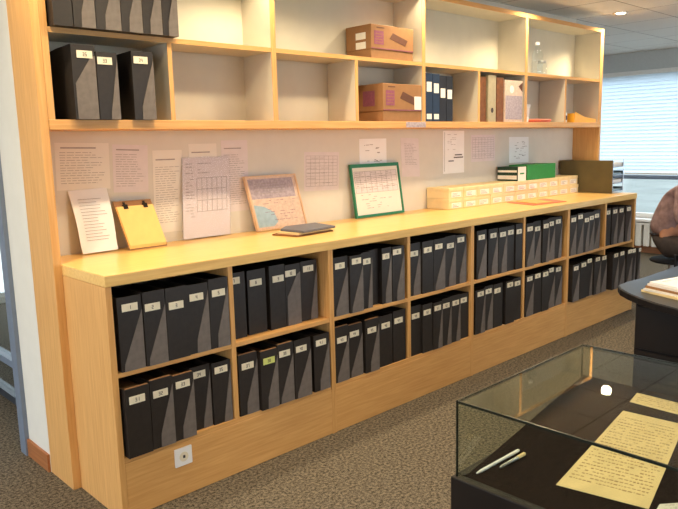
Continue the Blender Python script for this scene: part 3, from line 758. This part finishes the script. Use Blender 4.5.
flat_doc('large aged handwritten sheet lying in the display case', [(.750, -2.307), (.760, -2.470), (.387, -2.532), (.355, -2.320)], .0004, 'paper_t', 24, M['ink_brown'])
flat_doc('narrow aged strip at the back of the display case', [(.862, -2.298), (.860, -2.50), (.802, -2.52), (.805, -2.302)], .0004, 'paper_t', 5, M['ink_brown'])
flat_doc('paler sheet at the near edge of the display case', [(.415, -2.545), (.56, -2.72), (.36, -2.82), (.370, -2.548)], .0004, 'paper', 14, M['ink_soft'])
def pen(label, a, b, mat, tipmat, r):
    t = thing('pen', label, 'pen', a, math.atan2(b[1]-a[1], b[0]-a[0]))
    t.rotation_euler[1] = -math.atan2(b[2]-a[2], math.hypot(b[0]-a[0], b[1]-a[1]))
    L = (Vector(b)-Vector(a)).length
    MB().tube([(0, 0, r), (L*.1, 0, r), (L*.7, 0, r)], [r*.4, r, r], M[mat], 10).build('barrel', t)
    MB().tube([(L*.7+.0003, 0, r), (L*.97, 0, r), (L, 0, r)], [r*1.08, r*1.08, r*.6], M[tipmat], 10).build('cap', t)
pen('slim white pen lying along the glass in the display case', (.285, -2.135, BZ(.285)+.001), (.430, -2.170, BZ(.43)+.001), 'paper_w', 'paper_w', .0042)
pen('shorter silver pen with a pale tip beside the white pen', (.335, -2.172, BZ(.335)+.001), (.424, -2.192, BZ(.424)+.001), 'steel', 'paper_t', .0048)

# ------------------------------------------------------------------ desk with rounded end
dk = thing('desk', 'dark desk with a rounded end beyond the display case', 'desk', (2.7, -2.4, 0))
outl = [(3.7, -1.66), (2.45, -1.645), (2.28, -1.628), (2.19, -1.632), (2.11, -1.68), (2.045, -1.745), (1.985, -1.82), (1.92, -1.925), (1.872, -2.04), (1.84, -2.2), (1.83, -2.5), (1.83, -3.4), (3.7, -3.4)]
outl = [(x-2.7, y+2.4) for x, y in outl]
MB().prism(outl, .712, .7415, M['desk_e'], lambda u, v, q: (u, v, q)).build('tabletop', dk, .002)
inn = [(x*.992, y*.992) for x, y in outl]
MB().prism(inn, .7418, .7445, M['desk'], lambda u, v, q: (u, v, q)).build('desk_surface', dk)
pd = [(2.035, 2.52, -2.28, -1.79)]
MB().box(2.035-2.7, 2.52-2.7, -2.45+2.4, -1.79+2.4, .05, .711, M['dark']).build('pedestal', dk, .003)
MB().box(2.05-2.7, 2.50-2.7, -2.43+2.4, -1.81+2.4, 0, .05, M['desk_e']).build('pedestal_base', dk)
for k in range(3):
    dr = MB().box(2.018-2.7, 2.0345-2.7, -2.44+2.4, -1.80+2.4, .07+k*.213, .27+k*.213, M['dark']).build('drawer', dk, .002)
    MB().box(2.006-2.7, 2.0175-2.7, -2.20+2.4, -2.06+2.4, .215+k*.213, .225+k*.213, M['steel']).build('handle', dr)
for x, y in ((3.6, -1.76), (3.6, -3.3), (1.95, -3.3)): MB().box(x-.03-2.7, x+.03-2.7, y-.03+2.4, y+.03+2.4, 0, .711, M['desk_e']).build('leg', dk)
# stack of papers on the desk
ps = thing('paper_stack', 'stack of loose papers on the dark desk', 'papers', (2.19, -1.962, .7452), math.radians(-19))
for k in range(5):
    r_ = Matrix.Rotation(random.uniform(-.05, .05), 4, 'Z')
    MB().box(-.14+.006*k, .15, -.16, .14-.006*k, k*.0105, k*.0105+.0098, M[['paper_t', 'paper', 'tan', 'paper', 'paper_w'][k]], r_).build('sheaf', ps)
pen('white pencil lying on the stack of papers', (2.13, -1.86, .7452+.0525), (2.30, -1.90, .7452+.0525), 'paper_w', 'paper_w', .005)

# ------------------------------------------------------------------ skinned figure helper
def skin(name, joints, edges, mat, parent=None, lev=2, root=0):
    me = bpy.data.meshes.new(name); me.from_pydata([j[:3] for j in joints], edges, []); me.update()
    o = bpy.data.objects.new(name+'_src', me); COL.objects.link(o)
    sk = o.modifiers.new('s', 'SKIN'); ss = o.modifiers.new('ss', 'SUBSURF'); ss.levels = lev; ss.render_levels = lev
    if not me.skin_vertices: me.skin_vertices.new()
    for i, j in enumerate(joints):
        r = j[3]; me.skin_vertices[0].data[i].radius = r if isinstance(r, tuple) else (r, r)
        me.skin_vertices[0].data[i].use_root = (i == root)
    dg = bpy.context.evaluated_depsgraph_get(); dg.update()
    m2 = bpy.data.meshes.new_from_object(o.evaluated_get(dg)); m2.name = name
    bpy.data.objects.remove(o)
    m2.materials.clear(); m2.materials.append(M[mat])
    for p in m2.polygons: p.use_smooth = True; p.material_index = 0
    r = bpy.data.objects.new(name, m2); COL.objects.link(r)
    if parent: r.parent = parent
    return r

# person sitting beyond the counter end, facing -y, bent forward; local origin under the pelvis
PX, PY = 5.02, -.79
pe = skin('person', [
    (0, 0, .56, (.13, .12)), (0, -.03, .72, (.135, .11)), (0, -.10, .88, (.15, .115)), (0, -.20, 1.01, (.12, .10)), (0, -.30, 1.08, .056),
    (0, -.36, 1.14, (.07, .08)), (0, -.39, 1.21, (.078, .095)), (0, -.40, 1.28, (.06, .075)),
    (.17, -.19, 1.00, .06), (.24, -.22, .76, .047), (.16, -.42, .70, .038), (.10, -.50, .72, .028),
    (-.17, -.19, 1.00, .06), (-.24, -.20, .77, .047), (-.15, -.42, .70, .038), (-.09, -.50, .72, .028),
    (.10, -.06, .53, .09), (.12, -.44, .53, .066), (.12, -.46, .10, .042), (.12, -.47, .05, .04), (.12, -.60, .04, .03),
    (-.10, -.06, .53, .09), (-.12, -.44, .53, .066), (-.12, -.46, .10, .042), (-.12, -.47, .05, .04), (-.12, -.60, .04, .03)],
    [(0, 1), (1, 2), (2, 3), (3, 4), (4, 5), (5, 6), (6, 7), (3, 8), (8, 9), (9, 10), (10, 11), (3, 12), (12, 13), (13, 14), (14, 15),
     (0, 16), (16, 17), (17, 18), (18, 19), (19, 20), (0, 21), (21, 22), (22, 23), (23, 24), (24, 25)], 'skin')
pe.location = (PX, PY, 0)
tag(pe, 'person in a mauve plaid shirt sitting bent forward by the window', 'person')
skin('shirt', [
    (0, .02, .60, (.165, .15)), (0, .01, .72, (.17, .15)), (0, -.06, .88, (.18, .145)), (0, -.17, 1.035, (.15, .12)), (0, -.26, 1.085, .068),
    (.17, -.18, 1.005, .078), (.24, -.20, .77, .066), (.16, -.41, .705, .052), (.115, -.475, .715, .042),
    (-.17, -.18, 1.005, .078), (-.25, -.18, .78, .068), (-.155, -.41, .705, .052), (-.105, -.475, .715, .042)],
    [(0, 1), (1, 2), (2, 3), (3, 4), (3, 5), (5, 6), (6, 7), (7, 8), (3, 9), (9, 10), (10, 11), (11, 12)], 'shirt', pe)
skin('trousers', [
    (0, .02, .545, (.175, .12)), (0, .02, .63, (.155, .14)), (.105, -.06, .535, .105), (.12, -.44, .535, .08), (.12, -.46, .13, .058),
    (-.105, -.06, .535, .105), (-.12, -.44, .535, .08), (-.12, -.46, .13, .058)],
    [(0, 1), (0, 2), (2, 3), (3, 4), (0, 5), (5, 6), (6, 7)], 'trousers', pe)
skin('hair', [(0, -.37, 1.25, (.083, .09)), (0, -.35, 1.32, (.075, .085)), (0, -.31, 1.21, (.07, .05))], [(0, 1), (0, 2)], 'hair', pe)
for s in (-1, 1):
    # hand: palm and five fingers
    hx = .08*s
    skin('hand', [(.10*s, -.49, .72, .028), (hx, -.55, .725, (.036, .016)),
        (hx+.028*s, -.58, .722, .009), (hx+.030*s, -.61, .715, .008), (hx+.030*s, -.635, .703, .007),
        (hx+.010*s, -.585, .722, .009), (hx+.010*s, -.62, .715, .008), (hx+.010*s, -.648, .702, .007),
        (hx-.009*s, -.585, .722, .009), (hx-.011*s, -.617, .715, .008), (hx-.012*s, -.642, .702, .007),
        (hx-.027*s, -.578, .722, .008), (hx-.030*s, -.602, .715, .007), (hx-.031*s, -.622, .703, .006),
        (hx-.038*s, -.535, .718, .010), (hx-.052*s, -.56, .708, .009), (hx-.055*s, -.58, .70, .008)],
        [(0, 1), (1, 2), (2, 3), (3, 4), (1, 5), (5, 6), (6, 7), (1, 8), (8, 9), (9, 10), (1, 11), (11, 12), (12, 13), (1, 14), (14, 15), (15, 16)], 'skin', pe)
    skin('shoe', [(.12*s, -.45, .05, .05), (.12*s, -.53, .042, .042), (.12*s, -.64, .035, .032)], [(0, 1), (1, 2)], 'inkblack', pe)
fc = MB()
for s in (-1, 1): fc.lathe([(.003, -.006), (.009, -.003), (.009, .003), (.003, .006)], (.03*s, -.482, 1.215), M['ink'], 10)
fc.tube([(0, -.475, 1.225), (0, -.50, 1.185), (0, -.485, 1.178)], [.008, .014, .008], M['skin'], 10)
fc.box(-.022, .022, -.484, -.474, 1.150, 1.157, M['red'])
for s in (-1, 1): fc.tube([(.078*s, -.385, 1.19), (.088*s, -.375, 1.205), (.08*s, -.38, 1.235)], [.008, .014, .008], M['skin'], 8)
fc.build('face', pe)
# stool under the person
sto = thing('swivel_stool', 'black swivel stool under the seated person', 'stool', (PX, PY-.04, 0))
MB().lathe([(.15, .385), (.175, .395), (.18, .405), (.165, .418), (.10, .422), (.001, .422)], (0, 0, 0), M['fabric'], 28).build('seat', sto)
MB().tube([(0, 0, .06), (0, 0, .384)], .028, M['steel'], 14).build('column', sto)
bs = MB()
for k in range(5):
    t_ = k*2*PI/5+.3; bs.tube([(0, 0, .075), (.24*math.cos(t_), .24*math.sin(t_), .055)], [.026, .016], M['fabric'], 8)
bs.build('star_base', sto)
for k in range(5):
    t_ = k*2*PI/5+.3; MB().tube([(.24*math.cos(t_)-.02*math.sin(t_), .24*math.sin(t_)+.02*math.cos(t_), .027), (.24*math.cos(t_)+.02*math.sin(t_), .24*math.sin(t_)-.02*math.cos(t_), .027)], .026, M['inkblack'], 12).build('caster', sto)
# office chair at the far side of the desk
oc = thing('office_chair', 'black office chair at the far side of the dark desk', 'chair', (4.22, -1.46, 0), math.radians(200))
MB().box(-.22, .22, -.22, .22, .43, .50, M['fabric']).build('seat', oc, .03)
MB().prism([(-.19, .56), (.19, .56), (.20, .80), (.17, .93), (-.17, .93), (-.20, .80)], -.27, -.215, M['fabric'], lambda u, v, q: (u, q, v)).build('backrest', oc, .02)
MB().tube([(0, -.15, .44), (0, -.28, .46), (0, -.28, .60)], .02, M['inkblack'], 10).build('back_bracket', oc)
MB().tube([(0, 0, .07), (0, 0, .43)], .03, M['steel'], 14).build('column', oc)
bs = MB()
for k in range(5):
    t_ = k*2*PI/5; bs.tube([(0, 0, .085), (.27*math.cos(t_), .27*math.sin(t_), .06)], [.028, .018], M['inkblack'], 8)
bs.build('star_base', oc)
for k in range(5):
    t_ = k*2*PI/5; MB().tube([(.27*math.cos(t_)-.02*math.sin(t_), .27*math.sin(t_)+.02*math.cos(t_), .028), (.27*math.cos(t_)+.02*math.sin(t_), .27*math.sin(t_)-.02*math.cos(t_), .028)], .027, M['inkblack'], 12).build('caster', oc)

# ------------------------------------------------------------------ world, camera
w = bpy.data.worlds.new('sky'); SC.world = w; w.use_nodes = True
bg = w.node_tree.nodes['Background']
bg.inputs['Color'].default_value = (.80, .90, 1.0, 1); bg.inputs['Strength'].default_value = 4.4

cam = bpy.data.cameras.new('camera'); co = bpy.data.objects.new('camera', cam); COL.objects.link(co)
cam.sensor_fit = 'HORIZONTAL'; cam.sensor_width = 36; cam.lens = 36*688.428/678; cam.clip_start = .05; cam.clip_end = 200
r = Vector((.72294271, -.6904684, -.02464202)); u = Vector((.12769009, .09847385, .98691344)); f = Vector((.67900595, .71662842, -.15935692))
co.matrix_world = Matrix(((r.x, u.x, -f.x, -1.11134403), (r.y, u.y, -f.y, -3.11059742), (r.z, u.z, -f.z, 1.47240137), (0, 0, 0, 1)))
SC.camera = co

vs = SC.view_settings
SC.display_settings.display_device = 'sRGB'
vs.view_transform = 'Standard'; vs.look = 'None'; vs.gamma = 1; vs.use_curve_mapping = False
vs.exposure = 0.0
SC.cycles.use_denoising = True
SC.cycles.max_bounces = 10; SC.cycles.diffuse_bounces = 5; SC.cycles.transparent_max_bounces = 16
SC.cycles.caustics_reflective = False; SC.cycles.caustics_refractive = False
SC.cycles.sample_clamp_indirect = 6
